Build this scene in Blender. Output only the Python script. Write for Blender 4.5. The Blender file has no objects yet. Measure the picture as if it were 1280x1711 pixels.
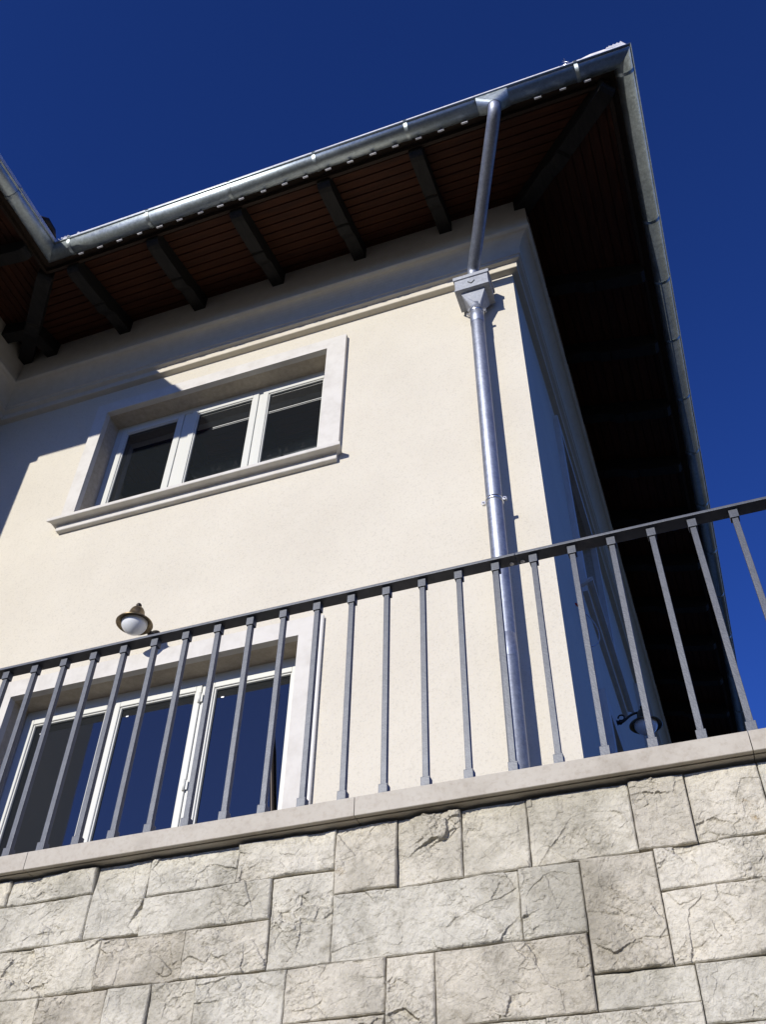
import bpy, bmesh, math, random
from mathutils import Vector, Matrix, noise
random.seed(7)
sc = bpy.context.scene
COL = sc.collection
# ------------------------------------------------------------------ camera
cam_d = bpy.data.cameras.new('camera'); cam = bpy.data.objects.new('camera', cam_d); COL.objects.link(cam)
r_ = Vector((0.94141256, 0.33692319, 0.01500497)); u_ = Vector((0.22908736, -0.67148819, 0.70471454)); f_ = Vector((-0.24751033, 0.65998968, 0.70933226))
cam.matrix_world = Matrix(((r_.x, u_.x, -f_.x, 0), (r_.y, u_.y, -f_.y, 0), (r_.z, u_.z, -f_.z, 0), (0, 0, 0, 1)))
cam_d.sensor_fit = 'VERTICAL'; cam_d.sensor_height = 36.0; cam_d.lens = 36.0 * 1634.7 / 1711.0
cam_d.clip_start = 0.05; cam_d.clip_end = 3000
sc.camera = cam
# ------------------------------------------------------------------ sun and sky
SX, SZ = 0.275, -0.35                      # sunlight travels (SX, 1, SZ)
sdir = Vector((SX, 1.0, SZ)).normalized()
elev = math.asin(-sdir.z)
sun_d = bpy.data.lights.new('sun', 'SUN'); sun_d.energy = 5.0; sun_d.angle = math.radians(0.53); sun_d.color = (1.0, 0.955, 0.865)
sun = bpy.data.objects.new('sun', sun_d); COL.objects.link(sun)
sun.rotation_euler = sdir.to_track_quat('-Z', 'Y').to_euler(); sun.location = (-3, -10, 8)
W = bpy.data.worlds.new('World'); sc.world = W; W.use_nodes = True
nt = W.node_tree; nt.nodes.clear()
wo = nt.nodes.new('ShaderNodeOutputWorld'); bg = nt.nodes.new('ShaderNodeBackground'); sky = nt.nodes.new('ShaderNodeTexSky')
sky.sky_type = 'NISHITA'; sky.sun_disc = False; sky.sun_elevation = elev
sky.sun_rotation = math.atan2(-sdir.x, -sdir.y)
sky.altitude = 1500; sky.air_density = 1.0; sky.dust_density = 0.0; sky.ozone_density = 6.0
bg.inputs['Strength'].default_value = 0.09
gm = nt.nodes.new('ShaderNodeGamma'); gm.inputs['Gamma'].default_value = 1.2
tn = nt.nodes.new('ShaderNodeMix'); tn.data_type = 'RGBA'; tn.blend_type = 'MULTIPLY'; tn.inputs[0].default_value = 1; tn.inputs[7].default_value = (.56, .69, 1.20, 1)
nt.links.new(sky.outputs[0], gm.inputs[0]); nt.links.new(gm.outputs[0], tn.inputs[6]); nt.links.new(tn.outputs[2], bg.inputs[0]); nt.links.new(bg.outputs[0], wo.inputs[0])
sc.view_settings.view_transform = 'Standard'; sc.view_settings.look = 'None'; sc.view_settings.exposure = 0; sc.view_settings.gamma = 1

# ------------------------------------------------------------------ materials
def mat(name, col, rough=0.8, metal=0.0):
    m = bpy.data.materials.new(name); m.use_nodes = True
    b = m.node_tree.nodes['Principled BSDF']
    b.inputs['Base Color'].default_value = (*col, 1); b.inputs['Roughness'].default_value = rough; b.inputs['Metallic'].default_value = metal
    return m
def N(m, t): return m.node_tree.nodes.new(t)
def L(m, a, b): m.node_tree.links.new(a, b)
def B(m): return m.node_tree.nodes['Principled BSDF']
def coords(m, scale=(1, 1, 1)):
    tc = N(m, 'ShaderNodeTexCoord'); mp = N(m, 'ShaderNodeMapping'); mp.inputs['Scale'].default_value = scale
    L(m, tc.outputs['Object'], mp.inputs[0]); return mp.outputs[0]
def noi(m, co, s, det=4, rough=.55, dist=0):
    n = N(m, 'ShaderNodeTexNoise'); n.inputs['Scale'].default_value = s; n.inputs['Detail'].default_value = det
    n.inputs['Roughness'].default_value = rough; n.inputs['Distortion'].default_value = dist; L(m, co, n.inputs['Vector']); return n.outputs['Fac']
def ramp(m, f, stops):
    r = N(m, 'ShaderNodeValToRGB'); e = r.color_ramp.elements
    while len(e) < len(stops): e.new(.5)
    for k, (p, c) in enumerate(stops):
        e[k].position = p; e[k].color = (*c, 1) if len(c) == 3 else c
    L(m, f, r.inputs[0]); return r.outputs[0]
def mul(m, a, b, fac=1.0, mode='MULTIPLY'):
    x = N(m, 'ShaderNodeMix'); x.data_type = 'RGBA'; x.blend_type = mode
    if isinstance(fac, (int, float)): x.inputs[0].default_value = fac
    else: L(m, fac, x.inputs[0])
    for s, v in ((x.inputs[6], a), (x.inputs[7], b)):
        if isinstance(v, tuple): s.default_value = (*v, 1)
        else: L(m, v, s)
    return x.outputs[2]
def bump(m, h, st, dist=0.01, prev=None):
    b = N(m, 'ShaderNodeBump'); b.inputs['Strength'].default_value = st; b.inputs['Distance'].default_value = dist
    L(m, h, b.inputs['Height'])
    if prev: L(m, prev, b.inputs['Normal'])
    L(m, b.outputs[0], B(m).inputs['Normal']); return b.outputs[0]

def g(v): return (v, v, v)
STUC = mat('stucco', (.8, .73, .62), .95)
co = coords(STUC)
g_ = 0; big = ramp(STUC, noi(STUC, co, 1.7, 5), [(.3, (.555, .515, .435)), (.7, (.595, .555, .47))])
spk = ramp(STUC, noi(STUC, co, 95, 5, .8), [(.34, g(.74)), (.47, g(1))])
L(STUC, mul(STUC, big, spk, .8), B(STUC).inputs['Base Color'])
bn = bump(STUC, noi(STUC, co, 110, 5, .75), .6, .004)
bump(STUC, noi(STUC, co, 5, 3), .25, .03, bn)

TRIM = mat('smooth_render', (.8, .77, .72), .85)
co = coords(TRIM)
t1 = ramp(TRIM, noi(TRIM, co, 9, 6, .65), [(.3, (.50, .475, .435)), (.55, (.57, .548, .51)), (.75, (.595, .573, .537))])
L(TRIM, t1, B(TRIM).inputs['Base Color']); bump(TRIM, noi(TRIM, co, 60, 5, .6), .15, .004)
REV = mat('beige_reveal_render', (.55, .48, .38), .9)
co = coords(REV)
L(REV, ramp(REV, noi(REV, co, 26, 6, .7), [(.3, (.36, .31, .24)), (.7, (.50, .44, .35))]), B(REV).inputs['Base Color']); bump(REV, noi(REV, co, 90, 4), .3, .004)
CORN = mat('cornice_render', (.62, .57, .5), .9)
co = coords(CORN)
L(CORN, ramp(CORN, noi(CORN, co, 14, 5, .6), [(.3, (.53, .485, .40)), (.7, (.59, .545, .46))]), B(CORN).inputs['Base Color']); bump(CORN, noi(CORN, co, 70, 4), .2, .004)

def wood(name, a, b, sx):
    m = mat(name, a, .75); B(m).inputs['Specular IOR Level'].default_value = .25; co = coords(m, sx)
    L(m, ramp(m, noi(m, co, 3, 7, .65, .6), [(.25, a), (.5, tuple((x + y) / 2 for x, y in zip(a, b))), (.78, b)]), B(m).inputs['Base Color'])
    bump(m, noi(m, co, 6, 6), .25, .004); return m
BOARD = wood('varnished_boards', (.017, .0042, .0014), (.072, .0215, .0060), (1, 9, 9))
BOARDY = wood('varnished_boards_side', (.017, .0042, .0014), (.072, .0215, .0060), (9, 1, 9))
RAFT = wood('dark_stained_rafter', (.006, .0055, .005), (.025, .022, .019), (14, 2, 14))
FASC = wood('dark_fascia', (.02, .012, .008), (.04, .024, .015), (1, 9, 9))

def galv(name, a, b, rough, metal=.85):
    m = mat(name, a, rough, metal); co = coords(m)
    v = N(m, 'ShaderNodeTexVoronoi'); v.inputs['Scale'].default_value = 120; L(m, co, v.inputs['Vector'])
    n = noi(m, co, 7, 6, .7); k = noi(m, co, 45, 4, .75)
    c = ramp(m, n, [(.3, a), (.7, b)])
    c = mul(m, c, ramp(m, k, [(.35, g(.72)), (.62, g(1.0))]), .8)
    bw = N(m, 'ShaderNodeRGBToBW'); L(m, v.outputs['Color'], bw.inputs[0])
    c = mul(m, c, ramp(m, bw.outputs[0], [(.2, g(.82)), (.8, g(1))]), .6)
    L(m, c, B(m).inputs['Base Color'])
    rr = N(m, 'ShaderNodeMapRange'); rr.inputs[3].default_value = rough - .1; rr.inputs[4].default_value = rough + .14; L(m, k, rr.inputs[0]); L(m, rr.outputs[0], B(m).inputs['Roughness'])
    bump(m, noi(m, co, 14, 4), .12, .01); return m
GALV = galv('galvanised_gutter', (.38, .43, .44), (.54, .60, .61), .44, .85)
PIPE = galv('galvanised_pipe', (.30, .325, .395), (.42, .45, .52), .50, .8)
HOPM = galv('dull_zinc_hopper', (.33, .35, .40), (.44, .46, .50), .74, .25)
LEAD = galv('pale_metal_flashing', (.62, .62, .66), (.8, .8, .84), .6, .3)

FRAME = mat('white_window_frame', (.56, .56, .52), .45)
SEAL = mat('grey_seal', (.12, .13, .13), .6)
GLASS = mat('dark_window_glass', (.010, .012, .014), .03)
B(GLASS).inputs['IOR'].default_value = 2.15
bump(GLASS, noi(GLASS, coords(GLASS), 1.3, 2), .02, .05)
IRON = mat('anthracite_metal', (.085, .088, .098), .45, .35)
co = coords(IRON)
L(IRON, ramp(IRON, noi(IRON, co, 30, 5), [(.3, (.062, .068, .082)), (.7, (.090, .097, .114))]), B(IRON).inputs['Base Color']); bump(IRON, noi(IRON, co, 220, 3), .25, .002)
BRASS = mat('aged_brass', (.30, .21, .11), .42, .85)
L(BRASS, ramp(BRASS, noi(BRASS, coords(BRASS), 30, 5), [(.3, (.10, .075, .045)), (.7, (.27, .205, .12))]), B(BRASS).inputs['Base Color'])
DARKM = mat('dark_bronze', (.035, .028, .024), .4, .7)
OPAL = mat('frosted_glass', (.72, .74, .76), .35)
STEEL = mat('bright_steel', (.7, .7, .7), .3, 1)
WPLAST = mat('white_conduit_plastic', (.72, .70, .65), .5)
REDP = mat('red_plastic', (.55, .03, .03), .5)
CABLE = mat('pale_cable', (.4, .45, .55), .5)

COPE = mat('limestone_coping', (.6, .57, .54), .75)
co = coords(COPE)
c1 = ramp(COPE, noi(COPE, co, 5, 8, .7, .3), [(.3, (.32, .286, .235)), (.5, (.415, .378, .318)), (.72, (.455, .423, .362))])
c2 = ramp(COPE, noi(COPE, co, 60, 5, .7), [(.36, (.78, .74, .70)), (.5, g(1))])
L(COPE, mul(COPE, c1, c2, .5), B(COPE).inputs['Base Color']); bump(COPE, noi(COPE, co, 60, 5), .12, .004)

STONE = mat('split_limestone', (.55, .52, .46), .9)
co = coords(STONE)
geo = N(STONE, 'ShaderNodeNewGeometry')
isl = ramp(STONE, geo.outputs['Random Per Island'], [(0, (.58, .53, .43)), (.35, (.70, .65, .54)), (.7, (.64, .605, .51)), (1, (.72, .665, .54))])
cl = ramp(STONE, noi(STONE, co, 5, 7, .65, .5), [(.35, (.70, .70, .69)), (.55, g(1.0))])
fn = ramp(STONE, noi(STONE, co, 38, 8, .78, .2), [(.36, (.56, .54, .50)), (.50, g(1.0))])
c = mul(STONE, mul(STONE, isl, cl, .85), fn, .7)
oc = ramp(STONE, noi(STONE, co, 9.5, 5, .7, 1.0), [(.64, g(0)), (.74, g(1))])
oc2 = ramp(STONE, noi(STONE, co, 40, 4, .7), [(.45, g(0)), (.62, g(1))])
c = mul(STONE, c, (.36, .25, .11), mul(STONE, oc, oc2, 1.0), 'MIX')
lg = ramp(STONE, noi(STONE, co, 2.1, 4, .6), [(.5, g(0)), (.68, g(1))])
c = mul(STONE, c, (.66, .65, .62), mul(STONE, lg, g(.9)), 'MULTIPLY')
L(STONE, c, B(STONE).inputs['Base Color'])
b1 = bump(STONE, noi(STONE, co, 55, 8, .72, .3), .95, .011)
bump(STONE, noi(STONE, co, 320, 4, .7), .35, .0015, b1)
MORT = mat('mortar', (.27, .25, .215), .95)
TILE = mat('roof_tile', (.30, .12, .07), .85)
L(TILE, ramp(TILE, noi(TILE, coords(TILE), 8, 6), [(.3, (.22, .08, .05)), (.7, (.38, .17, .10))]), B(TILE).inputs['Base Color'])
DARKIN = mat('roof_underlay', (.02, .015, .012), .9)
PAVE = mat('terrace_paving', (.42, .37, .30), .85)
co = coords(PAVE)
bk = N(PAVE, 'ShaderNodeTexBrick'); bk.inputs['Color1'].default_value = (.32, .28, .22, 1); bk.inputs['Color2'].default_value = (.27, .235, .19, 1); bk.inputs['Mortar'].default_value = (.15, .13, .11, 1)
bk.inputs['Scale'].default_value = 2.5; bk.inputs['Mortar Size'].default_value = .01; L(PAVE, co, bk.inputs['Vector']); L(PAVE, bk.outputs[0], B(PAVE).inputs['Base Color'])
LOWBOUNCE = mat('low_bounce_dark_green', (.018, .026, .010), 1.0); bump(LOWBOUNCE, noi(LOWBOUNCE, coords(LOWBOUNCE), 60, 4), .8, .02)
GROUND = mat('ground_gravel', (.16, .145, .12), .95)
co = coords(GROUND)
L(GROUND, ramp(GROUND, noi(GROUND, co, .6, 8, .7), [(.3, (.02, .022, .012)), (.6, (.045, .04, .032))]), B(GROUND).inputs['Base Color']); bump(GROUND, noi(GROUND, co, 30, 5), .6, .02)

# ------------------------------------------------------------------ helpers
def link(name, bm, m, parent=None, smooth=False, mats=None):
    me = bpy.data.meshes.new(name); bmesh.ops.recalc_face_normals(bm, faces=bm.faces[:]) ; bm.to_mesh(me); bm.free()
    for mm in ([m] if mats is None else mats): me.materials.append(mm)
    if smooth:
        for p in me.polygons: p.use_smooth = True
    o = bpy.data.objects.new(name, me); COL.objects.link(o)
    if parent: o.parent = parent
    return o
def empty(name, loc, label, cat, group=None):
    o = bpy.data.objects.new(name, None); COL.objects.link(o); o.location = loc; o['label'] = label; o['category'] = cat
    if group: o['group'] = group
    o.empty_display_size = .1
    o['_inv'] = 0; del o['_inv']
    return o
# all part geometry is written in world coordinates; things keep an Empty at their base
def box(bm, a, b, bev=0):
    x0, y0, z0 = a; x1, y1, z1 = b
    vs = [bm.verts.new((x, y, z)) for x in (x0, x1) for y in (y0, y1) for z in (z0, z1)]
    fs = [bm.faces.new([vs[i] for i in q]) for q in ((0, 1, 3, 2), (4, 6, 7, 5), (0, 4, 5, 1), (2, 3, 7, 6), (0, 2, 6, 4), (1, 5, 7, 3))]
    if bev:
        es = list({e for f in fs for e in f.edges})
        bmesh.ops.bevel(bm, geom=es, offset=bev, segments=2, affect='EDGES', profile=.6)
def BX(name, m, parent, a, b, bev=0, M=None):
    bm = bmesh.new(); box(bm, a, b, bev)
    if M: bm.transform(M)
    return link(name, bm, m, parent)
def tube(bm, pts, rad, n=16, caps=True):
    pts = [Vector(p) for p in pts]; rings = []
    if isinstance(rad, (int, float)): rad = [rad] * len(pts)
    ref = None
    for i, p in enumerate(pts):
        t = (pts[min(i + 1, len(pts) - 1)] - pts[max(i - 1, 0)]).normalized()
        if ref is None: ref = Vector((0, 0, 1)) if abs(t.z) < .9 else Vector((1, 0, 0))
        a = t.cross(ref).normalized(); b = a.cross(t).normalized(); ref = b
        rings.append([bm.verts.new(p + (a * math.cos(k * 2 * math.pi / n) + b * math.sin(k * 2 * math.pi / n)) * rad[i]) for k in range(n)])
    for r0, r1 in zip(rings, rings[1:]):
        for k in range(n): bm.faces.new((r0[k], r0[(k + 1) % n], r1[(k + 1) % n], r1[k])).smooth = True
    if caps: bm.faces.new(rings[0]); bm.faces.new(rings[-1][::-1])
def lathe(bm, prof, c, n=40):
    rings = []
    for r, z in prof:
        if r < 1e-5: rings.append([bm.verts.new((c[0], c[1], c[2] + z))])
        else: rings.append([bm.verts.new((c[0] + r * math.cos(k * 2 * math.pi / n), c[1] + r * math.sin(k * 2 * math.pi / n), c[2] + z)) for k in range(n)])
    for a, b in zip(rings, rings[1:]):
        for k in range(n):
            v = [a[k % len(a)], a[(k + 1) % len(a)], b[(k + 1) % len(b)], b[k % len(b)]]
            u = []
            for x in v:
                if x not in u: u.append(x)
            if len(u) > 2: bm.faces.new(u).smooth = True
def bez(a, b, c, d, n=12):
    a, b, c, d = map(Vector, (a, b, c, d))
    return [(1 - t) ** 3 * a + 3 * (1 - t) ** 2 * t * b + 3 * (1 - t) * t * t * c + t ** 3 * d for t in [k / n for k in range(n + 1)]]

# plan of the walls, right-hand normal points outward
H = 4.1; XC = -.5105; XW = -5.21; YW = 2.17; YB = 22.0
PLAN = [(-9.5, YW), (XW, YW), (XW, H), (XC, H), (XC, YB)]
def offs(p):
    out = []
    n = len(PLAN)
    nr = []
    for i in range(n - 1):
        d = Vector((PLAN[i + 1][0] - PLAN[i][0], PLAN[i + 1][1] - PLAN[i][1])).normalized(); nr.append(Vector((d.y, -d.x)))
    for i in range(n):
        v = Vector(PLAN[i])
        if i == 0: out.append(v + nr[0] * p)
        elif i == n - 1: out.append(v + nr[-1] * p)
        else:
            a, b = nr[i - 1], nr[i]; out.append(v + (a + b) * (p / (1 + a.dot(b))))
    return out
def sweep(bm, prof, segs=None, closed=False, smooth=False, trim=None):
    """prof: (p, z) list swept along the plan with mitred corners"""
    rows = []
    for p, z in prof: rows.append([Vector((v.x, v.y, z)) for v in offs(p)])
    for s in (segs if segs is not None else range(len(PLAN) - 1)):
        n = len(prof); A = []; Bv = []
        for k in range(n):
            A.append(bm.verts.new(rows[k][s])); Bv.append(bm.verts.new(rows[k][s + 1]))
        for k in range(n if closed else n - 1):
            j = (k + 1) % n
            f = bm.faces.new((A[k], Bv[k], Bv[j], A[j])); f.smooth = smooth
        if closed:
            bm.faces.new(A); bm.faces.new(Bv[::-1])

# ================================================================== SETTING
def structure(o): o['kind'] = 'structure'; return o
bm = bmesh.new(); s = 1500; vs = [bm.verts.new(p) for p in ((-s, -s, -1.6), (s, -s, -1.6), (s, s, -1.6), (-s, s, -1.6))]; bm.faces.new(vs); structure(link('ground', bm, GROUND))
bm = bmesh.new(); box(bm, (XW - .02 + .03, 2.80, -1.58), (6.0, H - .004, 1.30)); structure(link('terrace', bm, PAVE))
bm = bmesh.new(); box(bm, (XC + .004, H - .002, -1.58), (6.0, YB, 1.27)); structure(link('low_bounce_ground', bm, LOWBOUNCE))  # unseen dark ground, added to cut the bounce onto the side soffit

# ================================================================== HOUSE
house = empty('house', (0, 0, 0), 'cream stucco two-storey house with deep wooden eaves and zinc gutters', 'house')
def wall_holes(bm, u0, u1, z0, z1, holes, P, depth):
    """P(u, w, z) -> Vector; w = distance into the wall"""
    us = sorted({u0, u1, *[h[0] for h in holes], *[h[1] for h in holes]}); zs = sorted({z0, z1, *[h[2] for h in holes], *[h[3] for h in holes]})
    for i in range(len(us) - 1):
        for j in range(len(zs) - 1):
            cu, cz = (us[i] + us[i + 1]) / 2, (zs[j] + zs[j + 1]) / 2
            if any(h[0] < cu < h[1] and h[2] < cz < h[3] for h in holes): continue
            bm.faces.new([bm.verts.new(P(a, 0, b)) for a, b in ((us[i], zs[j]), (us[i + 1], zs[j]), (us[i + 1], zs[j + 1]), (us[i], zs[j + 1]))])
    for a0, a1, b0, b1 in holes:
        for (p, q) in (((a0, b0), (a1, b0)), ((a1, b0), (a1, b1)), ((a1, b1), (a0, b1)), ((a0, b1), (a0, b0))):
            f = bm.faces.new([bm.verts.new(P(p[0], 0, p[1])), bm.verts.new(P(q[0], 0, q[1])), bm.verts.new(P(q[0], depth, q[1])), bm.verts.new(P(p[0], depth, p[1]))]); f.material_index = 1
PF = lambda u, w, z: Vector((u, H + w, z))
PS = lambda u, w, z: Vector((XC - w, u, z))
UW = (-4.004, -2.022, 5.08, 6.352); LW = (-4.004, -2.032, 1.34, 3.517)
side_up = (5.52, 7.00, 4.60, 6.352); side_lo = (5.50, 7.00, 1.34, 3.56)
side_up2 = (9.6, 11.1, 4.60, 6.352); side_lo2 = (9.6, 11.1, 1.34, 3.56)
e = .004
grow = lambda h: (h[0] - e, h[1] + e, h[2] - e, h[3] + e)
bm = bmesh.new()
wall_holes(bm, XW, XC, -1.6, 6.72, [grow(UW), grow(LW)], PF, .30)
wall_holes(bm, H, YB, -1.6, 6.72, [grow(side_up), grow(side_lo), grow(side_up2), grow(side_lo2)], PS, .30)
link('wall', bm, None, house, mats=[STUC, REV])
bm = bmesh.new()
for a, b in (((-9.5, YW), (XW, YW)), ((XW, YW), (XW, H)), ((XC, YB), (-9.5, YB)), ((-9.5, YB), (-9.5, YW))):
    bm.faces.new([bm.verts.new(q) for q in ((*a, -1.6), (*b, -1.6), (*b, 6.72), (*a, 6.72))])
link('wing_wall', bm, STUC, house)

# cornice
pr = [(0.0, 6.690), (.048, 6.696), (.052, 6.700), (.052, 6.753), (.048, 6.758), (.060, 6.764), (.082, 6.772), (.085, 6.778), (.085, 6.796), (.094, 6.800)]
for k in range(9):
    a = math.pi / 2 * k / 8
    pr.append((.096 + .092 * (1 - math.cos(a)), 6.806 + .170 * math.sin(a)))
pr += [(.196, 6.982), (.2055, 6.987), (.2085, 6.995), (.2085, 7.012), (.204, 7.022), (.200, 7.026), (.200, 7.46)]
bm = bmesh.new(); sweep(bm, pr); link('cornice', bm, CORN, house)

# soffit boards: slope from (p .2, z 7.41) to (p 1.0, z 7.212)
def soff(p): return 7.412 - (p - .2) * .25
prof = []
p = .19; w = .0765
while p < 1.0:
    q = min(p + w - .007, 1.01)
    prof += [(p, soff(p) + .010), (p + .0025, soff(p)), (q - .0025, soff(q)), (q, soff(q) + .010)]
    p += w
for seg, mm in ((0, BOARD), (1, BOARDY), (2, BOARD), (3, BOARDY)):
    bm = bmesh.new(); sweep(bm, prof, [seg]); link('soffit', bm, mm, house)
# eaves board behind the gutter
bm = bmesh.new(); sweep(bm, [(.985, 7.150), (1.012, 7.144), (1.014, 7.185), (1.060, 7.190), (1.060, 7.245), (.985, 7.262)], closed=True); link('eaves_board', bm, FASC, house)

# rafters
def rafter(parent, origin, dirv, width=.104, k=1.0, pmax=1.0, m=RAFT):
    """side profile in (p, z); k stretches p for the diagonal ones"""
    pf = [(.15, 7.33), (.15, 7.262), (.25, 7.248), (.44, 7.215), (.47, 7.190), (.505, 7.158), (.53, 7.150), (.58, 7.146), (.595, 7.158), (.61, 7.140), (.93, 7.072), (.965, 7.075), (.985, 7.090), (.9975, 7.115), (.9975, 7.155), (.98, soff(.98) + .02), (.15, soff(.2) + .02)]
    if pmax < .7: pf = [(.15, 7.33), (.15, 7.262), (.25, 7.248), (pmax, 7.262 - (pmax - .2) * .22), (pmax, soff(pmax) + .02), (.15, soff(.2) + .02)]
    pf = [(a if a < .5 or pmax < .7 else .5 + (a - .5) * (pmax - .5) / .5, b) for a, b in pf]
    bm = bmesh.new(); d = Vector((dirv[0], dirv[1], 0)).normalized(); s = Vector((-d.y, d.x, 0)); o = Vector((origin[0], origin[1], 0))
    A = [bm.verts.new(o + d * p * k + s * width / 2 + Vector((0, 0, z))) for p, z in pf]
    Bv = [bm.verts.new(o + d * p * k - s * width / 2 + Vector((0, 0, z))) for p, z in pf]
    n = len(pf); bm.faces.new(A); bm.faces.new(Bv[::-1])
    for i in range(n): bm.faces.new((A[i], Bv[i], Bv[(i + 1) % n], A[(i + 1) % n]))
    return link('rafter', bm, m, parent)
for i in range(5): rafter(house, (-.968 - .746 * i, H), (0, -1))
rafter(house, (XC, H), (1, -1), .12, math.sqrt(2))
rafter(house, (XW, H), (1, -1), .12, math.sqrt(2))
rafter(house, (XW, YW), (1, -1), .12, math.sqrt(2))
for i in range(22): rafter(house, (XC, H + .62 + .746 * i), (1, 0))
rafter(house, (XW + .50, H), (0, -1), pmax=.50); rafter(house, (XW, H - .50), (1, 0), pmax=.50)
for i in range(1): rafter(house, (XW, H - 1.24), (1, 0))
for i in range(5): rafter(house, (XW - .5 - .746 * i, YW), (0, -1))

# roof slabs with wavy tiles left to the material; real eave edge
bm = bmesh.new(); sweep(bm, [(1.160, 7.252), (1.170, 7.262), (1.165, 7.272), (-3.6, 8.46), (-3.6, 8.40), (.9, 7.275), (1.0, 7.262)], closed=True); link('roof', bm, TILE, house)
bm = bmesh.new(); sweep(bm, [(1.110, 7.256), (1.172, 7.250), (1.176, 7.256), (1.172, 7.293), (1.11, 7.304), (1.11, 7.300), (1.169, 7.289), (1.169, 7.257), (1.110, 7.259)], closed=True); link('roof_edge', bm, LEAD, house)

# gutters
GP, GZ, GR = 1.126, 7.192, .064
def gprof():
    o = []
    for k in range(17):
        a = math.pi * k / 16; o.append((GP + GR * math.cos(a), GZ - GR * math.sin(a)))
    o.append((GP - GR, GZ + .02)); o.append((GP - GR + .003, GZ + .02))
    for k in range(16, -1, -1):
        a = math.pi * k / 16; o.append((GP + (GR - .003) * math.cos(a), GZ - (GR - .003) * math.sin(a)))
    # rolled lip
    for k in range(7):
        a = math.pi * (1 - k / 6 * 1.6); o.append((GP + GR + .001 + .0085 * math.cos(a) + .004, GZ + .006 + .0085 * math.sin(a)))
    return o
gut = []
for seg in range(4):
    bm = bmesh.new(); sweep(bm, gprof(), [seg], closed=True, smooth=True); o = link('gutter', bm, GALV, house); gut.append(o)
    for f in o.data.polygons: f.use_smooth = len(f.vertices) == 4
def bracket(parent, x=None, y=None, seam=False):
    bm = bmesh.new(); w = .013 if not seam else .02; r1 = GR + .0045 if not seam else GR + .002
    for s in (-1, 1): pass
    prs = [(GP + r1 * math.cos(math.pi * k / 20), GZ - r1 * math.sin(math.pi * k / 20)) for k in range(21)]
    prs = [(GP + r1 + .004, GZ + .014), (GP + r1 + .012, GZ + .02)][::-1] + prs
    inn = [(GP + (p - GP) * .965, GZ + (z - GZ) * .965) for p, z in prs]
    def P(p, s, z):
        return Vector((x + s, H - p, z)) if y is None else Vector((x + p if x is not None else XC + p, y + s, z))
    ra = [[bm.verts.new(P(p, s, z)) for p, z in prs] for s in (-w, w)]; rb = [[bm.verts.new(P(p, s, z)) for p, z in inn] for s in (-w, w)]
    for k in range(len(prs) - 1):
        bm.faces.new((ra[0][k], ra[1][k], ra[1][k + 1], ra[0][k + 1]))
        bm.faces.new((ra[0][k], ra[0][k + 1], rb[0][k + 1], rb[0][k])); bm.faces.new((ra[1][k], rb[1][k], rb[1][k + 1], ra[1][k + 1]))
    if not seam:
        a = [P(GP + r1 - .004, -w * .6, GZ + .012), P(GP + r1 - .004, w * .6, GZ + .012), P(GP + .06, w * .6, 7.262), P(GP + .06, -w * .6, 7.262)]
        bm.faces.new([bm.verts.new(v) for v in a])
    return link('gutter_bracket' if not seam else 'gutter_seam', bm, GALV, parent)
for x in (-3.885, -3.16, -2.44, -1.72, -.982, .298): bracket(gut[2], x=x)
for y in (3.07, 4.28, 4.86, 5.47, 6.15, 6.85, 7.6, 8.35, 9.1, 9.9, 10.7, 11.5, 12.3, 13.2): bracket(gut[3], y=y)
bracket(gut[1], x=XW, y=2.42); bracket(gut[1], x=XW, y=1.80)
# small pale tabs added to show the sunlit spots behind the gutter
for i in range(24):
    x = (-3.766 + .1788 * i) * 1.012
    if -.46 < x < -.18 : continue
    bm = bmesh.new(); dx = random.uniform(-.006, .006); w = random.uniform(.020, .028)
    ya, yb = 3.014, 3.026; z = 7.106 + random.uniform(-.002, .002)
    box(bm, (x + dx - w, ya, z), (x + dx + w, yb, z + .009)); box(bm, (x + dx - w * .5, yb - .004, z + .009), (x + dx + w * .5, yb, z + .10))
    link('sunlit_spot_tab', bm, LEAD, gut[2])
# pleated corner flashings on the roof corners
def fan(cx, cy, ang0, ang1, r, z0, n=9, lift=.05):
    bm = bmesh.new(); c = bm.verts.new((cx, cy, z0)); pts = []
    for k in range(n * 2 + 1):
        a = math.radians(ang0 + (ang1 - ang0) * k / (2 * n)); rr = r * (1 if k % 2 == 0 else .90); zz = z0 + lift + (.028 if k % 2 == 0 else 0)
        pts.append(bm.verts.new((cx + rr * math.cos(a), cy + rr * math.sin(a), zz)))
    for a, b in zip(pts, pts[1:]): bm.faces.new((c, a, b))
    return link('corner_flashing', bm, LEAD, house)
def vfan(ax, ay, az, a0, a1, r, n, tilt=.25):
    """pleated sheet standing on the roof corner, pleats radiating from its lower right end"""
    bm = bmesh.new(); c = bm.verts.new((ax, ay, az)); c2 = bm.verts.new((ax, ay + .003, az)); pts = []
    for k in range(2 * n + 1):
        a = math.radians(a0 + (a1 - a0) * k / (2 * n)); rr = r * (1.0 if k % 2 else .90) * (1 + .05 * math.sin(k * 2.3))
        pts.append(bm.verts.new((ax + rr * math.cos(a), ay + (.012 if k % 2 else -.012) + rr * math.sin(a) * tilt, az + rr * math.sin(a))))
    for p, q in zip(pts, pts[1:]): bm.faces.new((c, p, q))
    return link('corner_flashing', bm, LEAD, house)
cxo, cyo = XC + 1.165, H - 1.165
vfan(cxo + .015, cyo, 7.292, 170, 98, .17, 6)
bm = bmesh.new(); tube(bm, [(cxo - .06, cyo + .01, 7.288), (cxo - .14, cyo + .01, 7.300), (cxo - .24, cyo + .01, 7.302), (cxo - .31, cyo + .01, 7.292), (cxo - .33, cyo + .01, 7.275)], [.014, .022, .022, .016, .005], 10); link('ridge_tile', bm, LEAD, house)
cxi, cyi = XW + 1.165, H - 1.165
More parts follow.
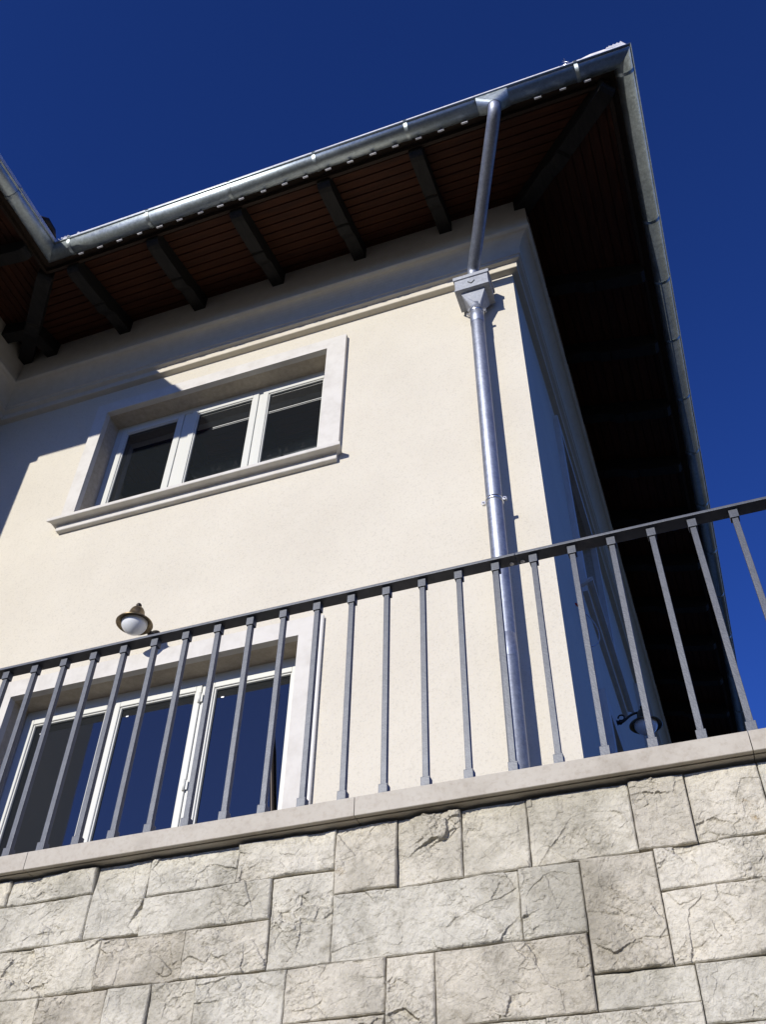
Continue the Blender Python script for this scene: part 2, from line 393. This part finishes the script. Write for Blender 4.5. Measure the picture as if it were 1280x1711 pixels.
vfan(cxi + .03, cyi, 7.285, 120, 15, .105, 5); vfan(cxi + .19, cyi - .002, 7.285, 150, 30, .07, 2)
bm = bmesh.new(); tube(bm, [(cxi - .015, cyi - .02, 7.30), (cxi - .01, cyi - .08, 7.34), (cxi - .01, cyi - .17, 7.35), (cxi - .01, cyi - .23, 7.31)], [.02, .035, .035, .01], 10); tube(bm, [(cxi + .0, cyi + .02, 7.29), (cxi + .0, cyi + .06, 7.37), (cxi + .0, cyi + .13, 7.34)], [.03, .045, .02], 10); link('valley_tile', bm, DARKM, house)
# small wire spike on the gutter edge near the corner
bm = bmesh.new(); tube(bm, [(.236, 2.93, 7.26), (.236, 2.93, 7.40)], .003, 6); tube(bm, [(.215, 2.93, 7.345), (.262, 2.93, 7.325)], .003, 6); tube(bm, [(.22, 2.93, 7.37), (.258, 2.93, 7.31)], .003, 6); tube(bm, [(.19, 2.93, 7.285), (.285, 2.93, 7.283)], .006, 6); link('wire_spike', bm, STEEL, house)

# ------------------------------------------------------------------ windows
def M_front(): return Matrix(((1, 0, 0, 0), (0, 1, 0, H), (0, 0, 1, 0), (0, 0, 0, 1)))
def M_side(): return Matrix(((0, -1, 0, XC), (1, 0, 0, 0), (0, 0, 1, 0), (0, 0, 0, 1)))
def ring(bm, o, i, w0, w1, skip_bottom=False):
    (a0, a1, b0, b1), (c0, c1, d0, d1) = o, i
    box(bm, (a0, w0, b0), (c0, w1, b1)); box(bm, (c1, w0, b0), (a1, w1, b1)); box(bm, (c0, w0, d1), (c1, w1, b1))
    if not skip_bottom: box(bm, (c0, w0, b0), (c1, w1, d0))
def window(M, op, panes, sill, arch, sashes, pane_top, door=False):
    """op: opening rectangle; panes: inner pane x ranges; the window Empty-less parent is its outer frame"""
    u0, u1, z0, z1 = op
    bm = bmesh.new(); ring(bm, (u0 - .003, u1 + .003, z0 - .003, z1 + .003), (u0 + .044, u1 - .042, z0 + .05, pane_top + .042), .156, .23)
    for a, b in zip(sashes, sashes[1:]): box(bm, (a[1] + .002, .162, z0 + .05), (b[0] - .002, .23, pane_top + .042))
    bm.transform(M); fr = link('window', bm, FRAME, house)
    for (s0, s1), (p0, p1) in zip(sashes, panes):
        zb = z0 + .055; pb = zb + .055
        bm = bmesh.new(); ring(bm, (s0, s1, zb, pane_top + .040), (p0, p1, pb, pane_top), .151, .21)
        # glazing bead
        ring(bm, (p0 - .002, p1 + .002, pb - .002, pane_top + .002), (p0 + .010, p1 - .010, pb + .010, pane_top - .010), .160, .19)
        bmesh.ops.bevel(bm, geom=bm.edges[:], offset=.0025, segments=1, affect='EDGES')
        bm.transform(M); link('sash', bm, FRAME, fr)
        bm = bmesh.new(); ring(bm, (p0 + .009, p1 - .009, pb + .009, pane_top - .009), (p0 + .013, p1 - .013, pb + .013, pane_top - .013), .168, .190); bm.transform(M); link('seal', bm, SEAL, fr)
        BX('pane', GLASS, fr, (p0 + .008, .174, pb + .008), (p1 - .008, .182, pane_top - .008), 0, M)
    # moulded surround
    bm = bmesh.new()
    a = arch
    if sill: ring(bm, (u0 - a[0], u1 + a[1], z0 - .0, z1 + a[2]), op, -.040, .010, True)
    else: ring(bm, (u0 - a[0], u1 + a[1], z0 - .0, z1 + a[2]), op, -.040, .010, True)
    bm.transform(M); link('surround', bm, TRIM, fr)
    if sill:
        s0, s1, zt, out = sill
        bm = bmesh.new()
        pf = [(.14, zt), (-out, zt - .004), (-out - .002, zt - .007), (-out - .002, zt - .032), (-out + .001, zt - .035), (-out + .012, zt - .0352), (-.060, zt - .030), (-.046, zt - .034), (-.040, zt - .040), (-.040, zt - .085), (-.036, zt - .089), (.0, zt - .090), (.14, zt - .090)]
        ends = []
        for uu, sg in ((s0, 1), (s1, -1)):
            vv = []
            for w, z in pf:
                k = max(0, (out + w)) if w < 0 else out
                vv.append(bm.verts.new((uu + sg * min(k, out - .03) * .75, w, z)))
            ends.append(vv)
        n = len(pf)
        for i in range(n): bm.faces.new((ends[0][i], ends[1][i], ends[1][(i + 1) % n], ends[0][(i + 1) % n]))
        bm.faces.new(ends[0]); bm.faces.new(ends[1][::-1]); bm.transform(M); link('sill', bm, TRIM, fr)
    return fr
wu = window(M_front(), UW, [(-3.907, -3.423), (-3.240, -2.741), (-2.602, -2.120)], (-4.165, -1.825, 5.093, .105), (.112, .158, .122), [(-3.955, -3.368), (-3.292, -2.689), (-2.650, -2.068)], 6.257)
wl = window(M_front(), LW, [(-3.934, -3.402), (-3.306, -2.779), (-2.655, -2.147)], None, (.112, .115, .122), [(-3.962, -3.366), (-3.342, -2.742), (-2.692, -2.105)], 3.417)
for a_, b_ in ((-3.08, -2.75), (-2.595, -2.125)): BX('reflection_strip', FRAME, wu, (a_, H + .1705, 6.028), (b_, H + .1735, 6.034)); BX('reflection_strip', FRAME, wu, (a_, H + .1705, 6.012), (b_, H + .1735, 6.015))  # pale strips added on the panes to draw their reflection lines
for (z, u) in ((3.36, -2.745), (2.78, -2.745)):
    bm = bmesh.new(); tube(bm, [(u, H + .148, z - .035), (u, H + .148, z + .035)], .008, 10); box(bm, (u - .012, H + .1495, z - .028), (u + .02, H + .152, z + .028)); link('hinge', bm, FRAME, wl)
for u in (-3.88, -3.26, -2.61): BX('label_dot', STEEL, wl, (u, H + .1715, 3.345), (u + .018, H + .1737, 3.353))
bm = bmesh.new(); tube(bm, [(-2.235, H + .158, 3.30), (-2.25, H + .158, 3.05), (-2.225, H + .158, 2.9), (-2.165, H + .158, 2.35), (-2.10, H + .158, 1.7)], [.007, .013, .013, .013, .013], 8); link('stay', bm, DARKM, wl)
for s_ in (side_up, side_up2):
    c = (s_[0] + s_[1]) / 2
    window(M_side(), s_, [(s_[0] + .10, c - .06), (c + .06, s_[1] - .10)], (s_[0] - .14, s_[1] + .14, 4.62, .088), (.112, .112, .122), [(s_[0] + .06, c - .005), (c + .005, s_[1] - .06)], 6.257)
for s_ in (side_lo, side_lo2):
    c = (s_[0] + s_[1]) / 2
    window(M_side(), s_, [(s_[0] + .10, c - .06), (c + .06, s_[1] - .10)], None, (.112, .112, .122), [(s_[0] + .06, c - .005), (c + .005, s_[1] - .06)], 3.43)

# ------------------------------------------------------------------ downpipe, funnel and rain hopper
PX, PY, PR = -.792, 3.978, .0485
bm = bmesh.new(); tube(bm, [(PX, PY, -1.2), (PX, PY, 6.16), (PX, PY, 6.2)], PR, 28); dp = link('downpipe', bm, PIPE, house)
def collar(z, h=.028, r=.003, nm='pipe_sleeve'):
    bm = bmesh.new(); tube(bm, [(PX, PY, z), (PX, PY, z + .002), (PX, PY, z + h - .002), (PX, PY, z + h)], [PR, PR + r, PR + r, PR], 28); return link(nm, bm, PIPE, dp)
collar(5.965, .19, .0028); collar(2.985, .15, .001)
def clip(z):
    bm = bmesh.new(); tube(bm, [(PX, PY, z), (PX, PY, z + .002), (PX, PY, z + .024), (PX, PY, z + .026)], [PR + .001, PR + .006, PR + .006, PR + .001], 28)
    for s in (-1, 1):
        box(bm, (PX + s * (PR + .004) - .002 * s, PY - .012, z + .002), (PX + s * (PR + .026), PY - .006, z + .024)); box(bm, (PX + s * (PR + .004) - .002 * s, PY + .0, z + .002), (PX + s * (PR + .026), PY + .006, z + .024))
        tube(bm, [(PX + s * (PR + .016), PY - .022, z + .013), (PX + s * (PR + .016), PY + .014, z + .013)], .0055, 8)
    tube(bm, [(PX, PY + PR, z + .013), (PX, H + .01, z + .013)], .006, 8)
    return link('pipe_clip', bm, STEEL, dp)
clip(6.10); clip(4.12); clip(2.2)
# hopper
bm = bmesh.new()
hx0, hx1, hy0, hy1 = PX - .127, PX + .127, 3.882, 4.072
hz = (6.325, 6.45, 6.462, 6.498)
def rect(z, gx=0, gy=0, c=None):
    return [bm.verts.new((x, y, z)) for x, y in ((hx0 - gx, hy0 - gy), (hx1 + gx, hy0 - gy), (hx1 + gx, hy1), (hx0 - gx, hy1))]
levels = [rect(6.318, .005, .005), rect(6.330, .005, .005), rect(6.333), rect(6.452), rect(6.456, .010, .010), rect(6.494, .010, .010), rect(6.494, .002, .002), rect(6.45, -.003, -.003)]
for a, b in zip(levels, levels[1:]):
    for k in range(4): bm.faces.new((a[k], a[(k + 1) % 4], b[(k + 1) % 4], b[k]))
bm.faces.new(levels[-1])
# tapering bottom: square to round
inn = rect(6.318, -.034, -.030)
for k in range(4): bm.faces.new((levels[0][k], levels[0][(k + 1) % 4], inn[(k + 1) % 4], inn[k]))
n = 24; rd = []
for k in range(n):
    a = 2 * math.pi * k / n + math.pi / 4 + math.pi; rd.append(bm.verts.new((PX + PR * math.cos(a), PY + PR * math.sin(a), 6.165)))
for k in range(n):
    q = (k * 4) // n; bm.faces.new((rd[k], rd[(k + 1) % n], inn[q]))
    if ((k + 1) * 4) // n != q: bm.faces.new((rd[(k + 1) % n], inn[(q + 1) % 4], inn[q]))
hop = link('rain_hopper', bm, HOPM, house)
bm = bmesh.new()
for s in (-1, 1): tube(bm, [(PX, hy0 - .003, 6.372), (PX + s * .026, hy0 - .003, 6.402)], .004, 8)
link('hopper_emblem', bm, SEAL, hop)
# upper slanting pipe with two bends
T0 = Vector((-.318, 2.955, 7.06)); T1 = Vector((PX, PY, 6.655))
d = (T1 - T0).normalized()
pts = [T0 + Vector((0, 0, .03))] + bez(T0, T0 - Vector((0, 0, .05)), T0 + d * .05 - Vector((0, 0, .055)), T0 + d * .13 - Vector((0, 0, .05)), 8)
E0 = T1 - d * .10 - Vector((0, 0, .0)); pts += bez(E0, E0 + d * .07, T1 + Vector((0, 0, -.0)), T1 - Vector((0, 0, .09)), 8) + [T1 - Vector((0, 0, .22))]
bm = bmesh.new(); tube(bm, pts, PR * .98, 28); link('swan_neck_pipe', bm, PIPE, house)
# funnel under the gutter
bm = bmesh.new()
xt0, xt1, xm = -.440, -.205, -.318
top = []; 
for k in range(13):
    a = math.pi * k / 12; top.append((GP + (GR + .004) * math.cos(a), GZ - (GR + .004) * math.sin(a)))
ringpts = []
for p_, z_ in top: ringpts.append(Vector((xt0, H - p_, z_)))
mid0 = len(ringpts)
for p_, z_ in top[::-1]: ringpts.append(Vector((xt1, H - p_, z_)))
m_ = len(ringpts); tv = [bm.verts.new(v) for v in ringpts]
# quads: outer ring to the round outlet
outl = []
for k in range(m_):
    if k < 13: a = math.pi * (1.5 - (k / 12)) ; 
    else: a = math.pi * (.5 - ((k - 13) / 12))
    outl.append(bm.verts.new((xm + PR * 1.05 * math.cos(a), T0.y - .0 + PR * 1.05 * math.sin(a), 7.055)))
for k in range(m_):
    j = (k + 1) % m_
    try: bm.faces.new((tv[k], tv[j], outl[j], outl[k]))
    except Exception: pass
link('gutter_outlet', bm, GALV, house)
# conduit beside the lower window
bm = bmesh.new(); tube(bm, [(-1.898, H - .016, 1.34), (-1.898, H - .016, 3.64)], .0125, 12); link('conduit', bm, WPLAST, house)

# ================================================================== lamps
def lamp(Mt, label):
    root = empty('wall_lamp', Mt.translation, label, 'wall lamp')
    root.matrix_world = Mt
    # local: wall at y=0, out = -y, origin at the wall plate
    bm = bmesh.new(); tube(bm, [(0, .0, 0), (0, -.006, 0), (0, -.014, 0), (0, -.02, 0), (0, -.045, 0)], [.052, .052, .045, .022, .014], 24); link('wall_plate', bm, DARKM, root)
    bm = bmesh.new(); tube(bm, bez((0, -.03, 0), (0, -.09, -.02), (0, -.10, .07), (0, -.205, .05), 14) , .0085, 10)
    tube(bm, [(0, -.062 + .022 * math.cos(t), .035 + .022 * math.sin(t)) for t in [k * .5 for k in range(12)]], .006, 8)
    bmesh.ops.create_uvsphere(bm, u_segments=14, v_segments=10, radius=.017, matrix=Matrix.Translation((0, -.05, .0)))
    link('arm', bm, DARKM, root, True)
    c = (0, -.216, 0)
    bm = bmesh.new(); lathe(bm, [(.109, -.060), (.113, -.056), (.110, -.051), (.088, -.040), (.068, -.026), (.055, -.008), (.049, .018), (.045, .040), (.036, .058), (.022, .067), (.010, .070), (0, .070)], c); lathe(bm, [(.109, -.060), (.090, -.050), (.078, -.046), (.060, -.015), (0, -.012)], c)
    link('shade', bm, BRASS, root, True)
    bm = bmesh.new(); lathe(bm, [(.012, .068), (.012, .076), (.016, .081), (.018, .090), (.013, .100), (0, .105)], c, 20); link('finial', bm, DARKM, root, True)
    bm = bmesh.new(); lathe(bm, [(.080, -.048)] + [(.080 * math.cos(t) ** 1.4, -.051 - .082 * math.sin(t)) for t in [k * math.pi / 20 for k in range(1, 10)]] + [(0, -.133)], c); link('glass_dome', bm, OPAL, root, True)
    return root
lamp(Matrix.Translation((-3.062, H, 3.784)), 'brass bell-shaped lamp with frosted glass above the lower front window')
lamp(Matrix.Translation((XC, 6.00, 3.80)) @ Matrix.Rotation(math.pi / 2, 4, 'Z'), 'dark curved-arm lamp on the shaded side wall, seen between two balusters')
# marker cable on the side wall
bm = bmesh.new(); tube(bm, bez((XC + .004, 4.80, 3.93), (XC + .01, 4.82, 3.935), (XC + .02, 4.85, 3.935), (XC + .035, 4.88, 3.92), 8), .007, 8)
rc = link('cable_end', bm, REDP); rc['label'] = 'short red cable end sticking out of the shaded side wall'; rc['category'] = 'cable'
bm = bmesh.new(); tube(bm, bez((XC + .035, 4.88, 3.92), (XC + .12, 5.0, 3.88), (XC + .12, 5.08, 3.76), (XC + .01, 5.0, 3.74), 12), .004, 8); link('loose_wire', bm, CABLE, rc)

# ================================================================== STONE WALL
sw = empty('stone_wall', (-1.2, 2.54, -1.6), 'rough split-faced pale limestone retaining wall with smooth coping', 'stone wall')
YS = 2.552; ZT = 1.418
stones = [(-2.45, -2.236, 1.330, ZT), (-2.236, -1.907, 1.330, ZT), (-1.907, -1.714, 1.182, ZT), (-1.714, -1.405, 1.293, ZT), (-1.405, -1.082, 1.290, ZT), (-1.082, -.888, 1.214, ZT), (-.888, -.692, 1.213, ZT),
 (-.692, -.499, 1.212, ZT), (-.499, -.207, 1.213, ZT), (-.207, -.054, 1.217, ZT), (-.054, .141, 1.219, ZT), (-2.30, -1.907, 1.182, 1.330), (-1.714, -1.277, 1.170, 1.291), (-1.277, -1.081, 1.025, 1.290),
 (-1.081, -.538, 1.024, 1.213), (-.538, -.368, 1.022, 1.212), (-.368, -.172, .920, 1.213), (-.172, .30, 1.103, 1.218), (-2.25, -1.832, 1.030, 1.182), (-1.832, -1.546, 1.032, 1.174), (-1.546, -1.277, 1.028, 1.170),
 (-.172, .24, .920, 1.103), (-2.25, -2.012, .86, 1.030), (-2.012, -1.778, .86, 1.030), (-1.778, -1.635, .86, 1.031), (-1.635, -1.487, .86, 1.030), (-1.487, -1.210, .86, 1.026), (-1.210, -.919, .880, 1.024), (-.919, -.781, .78, 1.023),
 (-.781, -.371, .832, 1.021), (-.371, -.125, .832, .920), (-.125, .20, .78, .920),
 (-1.210, -.919, .70, .880), (-.781, -.50, .70, .832), (-.50, -.125, .70, .832), (-.125, .20, .66, .780), (-.919, -.781, .66, .780), (-2.25, -1.778, .70, .860), (-1.778, -1.40, .70, .860), (-1.40, -1.210, .70, .860),
 (.141, .46, 1.218, ZT), (.30, .52, 1.03, 1.218), (.24, .30, 1.03, 1.103)]
rs = random.Random(3)
def fill(x0, x1, z0, z1):
    z = z1
    while z > z0 + .02:
        h = rs.choice((.12, .16, .20, .18)); 
        if z - h < z0 + .08: h = z - z0
        x = x0
        while x < x1 - .01:
            w = rs.uniform(.18, .46)
            if x + w > x1 - .14: w = x1 - x
            far.append((x, x + w, z - h, z)); x += w
        z -= h
far = []
fill(XW, -2.45, 1.33, ZT); fill(XW, -2.30, 1.182, 1.33); fill(XW, -2.25, .70, 1.182); fill(XW, .20, -1.6, .70) if False else None
fill(.46, 6.0, 1.218, ZT); fill(.52, 6.0, 1.03, 1.218); fill(.24, 6.0, .920, 1.03); fill(.20, 6.0, .66, .92)
far[:] = [f for f in far]
fill(XW, 6.0, -1.6, .66)
base_low = [(-2.25, -1.21, .66, .70), (-1.21, -.919, .66, .70), (-.781, -.125, .66, .70)]
far += base_low
V3 = Vector
def sstep(a, b, x):
    t = min(1, max(0, (x - a) / (b - a))); return t * t * (3 - 2 * t)
def stone(bm, rc, step, sd):
    x0, x1, z0, z1 = rc; gap = .0006
    nx = max(3, int((x1 - x0) / step)); nz = max(3, int((z1 - z0) / step))
    R = random.Random(sd); off = V3((R.uniform(-50, 50), R.uniform(-50, 50), R.uniform(-50, 50)))
    tx, tz = R.uniform(-.02, .02), R.uniform(-.025, .035); proud = R.uniform(0, .008); rough = R.uniform(.7, 1.25)
    cx, cz = (x0 + x1) / 2, (z0 + z1) / 2
    rows = []
    for j in range(nz + 1):
        row = []
        for i in range(nx + 1):
            a = i / nx; b = j / nz; x = x0 + (x1 - x0) * a; z = z0 + (z1 - z0) * b
            # wavy joint edges
            ex = gap + .0009 * (1 + noise.noise(V3((x0 * 7, z * 26, 1)))); ex1 = gap + .0009 * (1 + noise.noise(V3((x1 * 7, z * 26, 5))))
            ez = gap + .0009 * (1 + noise.noise(V3((x * 22, z0 * 9, 2)))); ez1 = gap + .0009 * (1 + noise.noise(V3((x * 22, z1 * 9, 8))))
            xx = (x0 + ex) + (x1 - x0 - ex - ex1) * a; zz = (z0 + ez) + (z1 - z0 - ez - ez1) * b
            de = min(xx - x0, x1 - xx, zz - z0, z1 - zz)
            q = V3((x, z, 0)) + off
            # low swell, cleaved facets at three sizes with hard ledges, creases and grain
            q3 = q * 3.0; f1 = noise.noise(q * 4.5)
            w1 = V3((noise.fractal(q * 16, 1.0, 2.1, 4), 0, 0)) ; w2 = noise.fractal(q * 16 + V3((9, 4, 0)), 1.0, 2.1, 4)
            wq = q + V3((w1.x * .010, w2 * .007, 0))
            chip = sstep(-.05, .30, noise.fractal(q * 5.0 + V3((31, 0, 0)), 1.0, 2.0, 2))
            hf = 0.0
            for sc_, am, tl in ((6.0, .016, .22), (14.0, .0085, .26), (34.0, .0044, .30), (80.0, .0019, .28)):
                dd, pp = noise.voronoi(V3((wq.x * sc_ * .8, wq.y * sc_ * 1.1, 0)))
                c0 = pp[0]; rv = noise.cell_vector(c0 * 7.3)
                loc = V3((wq.x * sc_ * .8, wq.y * sc_ * 1.1, 0)) - c0
                bl = .8 + .2 * sstep(0, .04, dd[1] - dd[0])
                hf += am * ((rv.x - .5) * (.45 if sc_ < 10 else .9) + 1.2 * (loc.x * (rv.y - .5) + loc.y * (rv.z - .5))) * bl
            cr = abs(noise.fractal(wq * 7 + V3((3, 3, 3)), 1.0, 2.0, 3)); crease = 1 - sstep(.0, .022, cr)
            hgt = .015 * f1 + .006 * noise.noise(q * 11) + rough * hf * (.38 + .75 * chip) - .0015 * crease * chip + .0020 * noise.fractal(q * 70, 1.0, 2.0, 3) * (.5 + chip)
            edge = sstep(0, .010 + .008 * noise.noise(q * 12), de)
            y = proud + .005 + hgt * (.62 + .38 * edge) + .003 * sstep(0, .006, de) + tx * (x - cx) + tz * (z - cz)
            y = max(y, -.010)
            if de < .0028: y -= .0025
            row.append(bm.verts.new((xx, YS - y, zz)))
        rows.append(row)
    for j in range(nz):
        for i in range(nx):
            bm.faces.new((rows[j][i], rows[j][i + 1], rows[j + 1][i + 1], rows[j + 1][i]))
    # returns into the joint
    per = rows[0] + [r[-1] for r in rows[1:]] + rows[-1][::-1][1:] + [r[0] for r in rows[::-1][1:-1]]
    back = [bm.verts.new((v.co.x, YS + .035, v.co.z)) for v in per]
    for k in range(len(per)):
        j = (k + 1) % len(per); bm.faces.new((per[k], back[k], back[j], per[j]))
bm = bmesh.new()
for k, s_ in enumerate(stones): stone(bm, s_, .0026, 100 + k)
for k, s_ in enumerate(far): stone(bm, s_, .03, 900 + k)
so = link('masonry', bm, STONE, sw)
BX('mortar', MORT, sw, (XW + .001, YS + .0125, -1.6), (6.0, 2.795, 1.423))
# coping slabs
joints = [XW + .003, -3.35, -2.166, -1.008, .140, 1.29, 2.44, 3.59, 4.74, 5.89]
for a, b in zip(joints, joints[1:]):
    bm = bmesh.new(); a_, b_ = a + .0012, b - .0012
    pf = [(2.497, 1.487), (2.4955, 1.4855), (2.4955, 1.4265), (2.497, 1.4250), (2.512, 1.4250), (2.512, 1.431), (2.520, 1.431), (2.520, 1.4250), (2.86, 1.4250), (2.86, 1.487)]
    A = [bm.verts.new((a_, y, z)) for y, z in pf]; Bv = [bm.verts.new((b_, y, z)) for y, z in pf]; n = len(pf)
    for i in range(n): bm.faces.new((A[i], Bv[i], Bv[(i + 1) % n], A[(i + 1) % n]))
    bm.faces.new(A[::-1]); bm.faces.new(Bv); link('coping', bm, COPE, sw)

# ================================================================== RAILING
rl = empty('railing', (-1.2, 2.575, 1.487), 'dark grey metal railing of square balusters standing on the coping', 'railing')
YR = 2.572; ZR = 2.356
bm = bmesh.new(); box(bm, (XW + .02, 2.5445, ZR), (-.0018 - .2915 * 2.56 - .04, 2.5995, ZR + .011), .002); 
bm.free()
xj = -.453
for a, b in ((XW + .004, xj), (xj + .0015, 6.0)):
    BX('handrail', IRON, rl, (a, 2.5445, ZR), (b, 2.5995, ZR + .011), .0015)
bm = bmesh.new()
for dx in (-.473, -.433):
    lathe(bm, [(0, -.0015), (.004, -.0015), (.0045, -.003), (.0075, -.003), (.0078, .001)], (dx, 2.586, ZR), 16)
link('rail_screw', bm, STEEL, rl)
x0b = -.3175 * 2.562; sp = .0536 * 2.562
first = None
def baluster(x):
    bm = bmesh.new(); w = .0195
    box(bm, (x, YR - w / 2, 1.5), (x + w, YR + w / 2, ZR - .01), .0012); b = link('baluster', bm, IRON, rl)
    c = []
    for z0, z1 in ((1.4875, 1.553), (ZR - .037, ZR - .0005)):
        bm = bmesh.new(); box(bm, (x - .005, YR - w / 2 - .005, z0), (x + w + .005, YR + w / 2 + .005, z1), .0012); link('collar', bm, IRON, b)
    return b
b0 = baluster(x0b)
k = -31
while x0b + sp * k < 5.9:
    if k != 0:
        o = b0.copy(); COL.objects.link(o); o.parent = rl; o.location = (sp * k, 0, 0)
        for ch in b0.children:
            c2 = ch.copy(); COL.objects.link(c2); c2.parent = o
    k += 1

# parts were modelled in world coordinates: cancel the Empty offsets of their things
for t in (sw, rl):
    off = t.location.copy()
    for ch in t.children: ch.location = ch.location - off
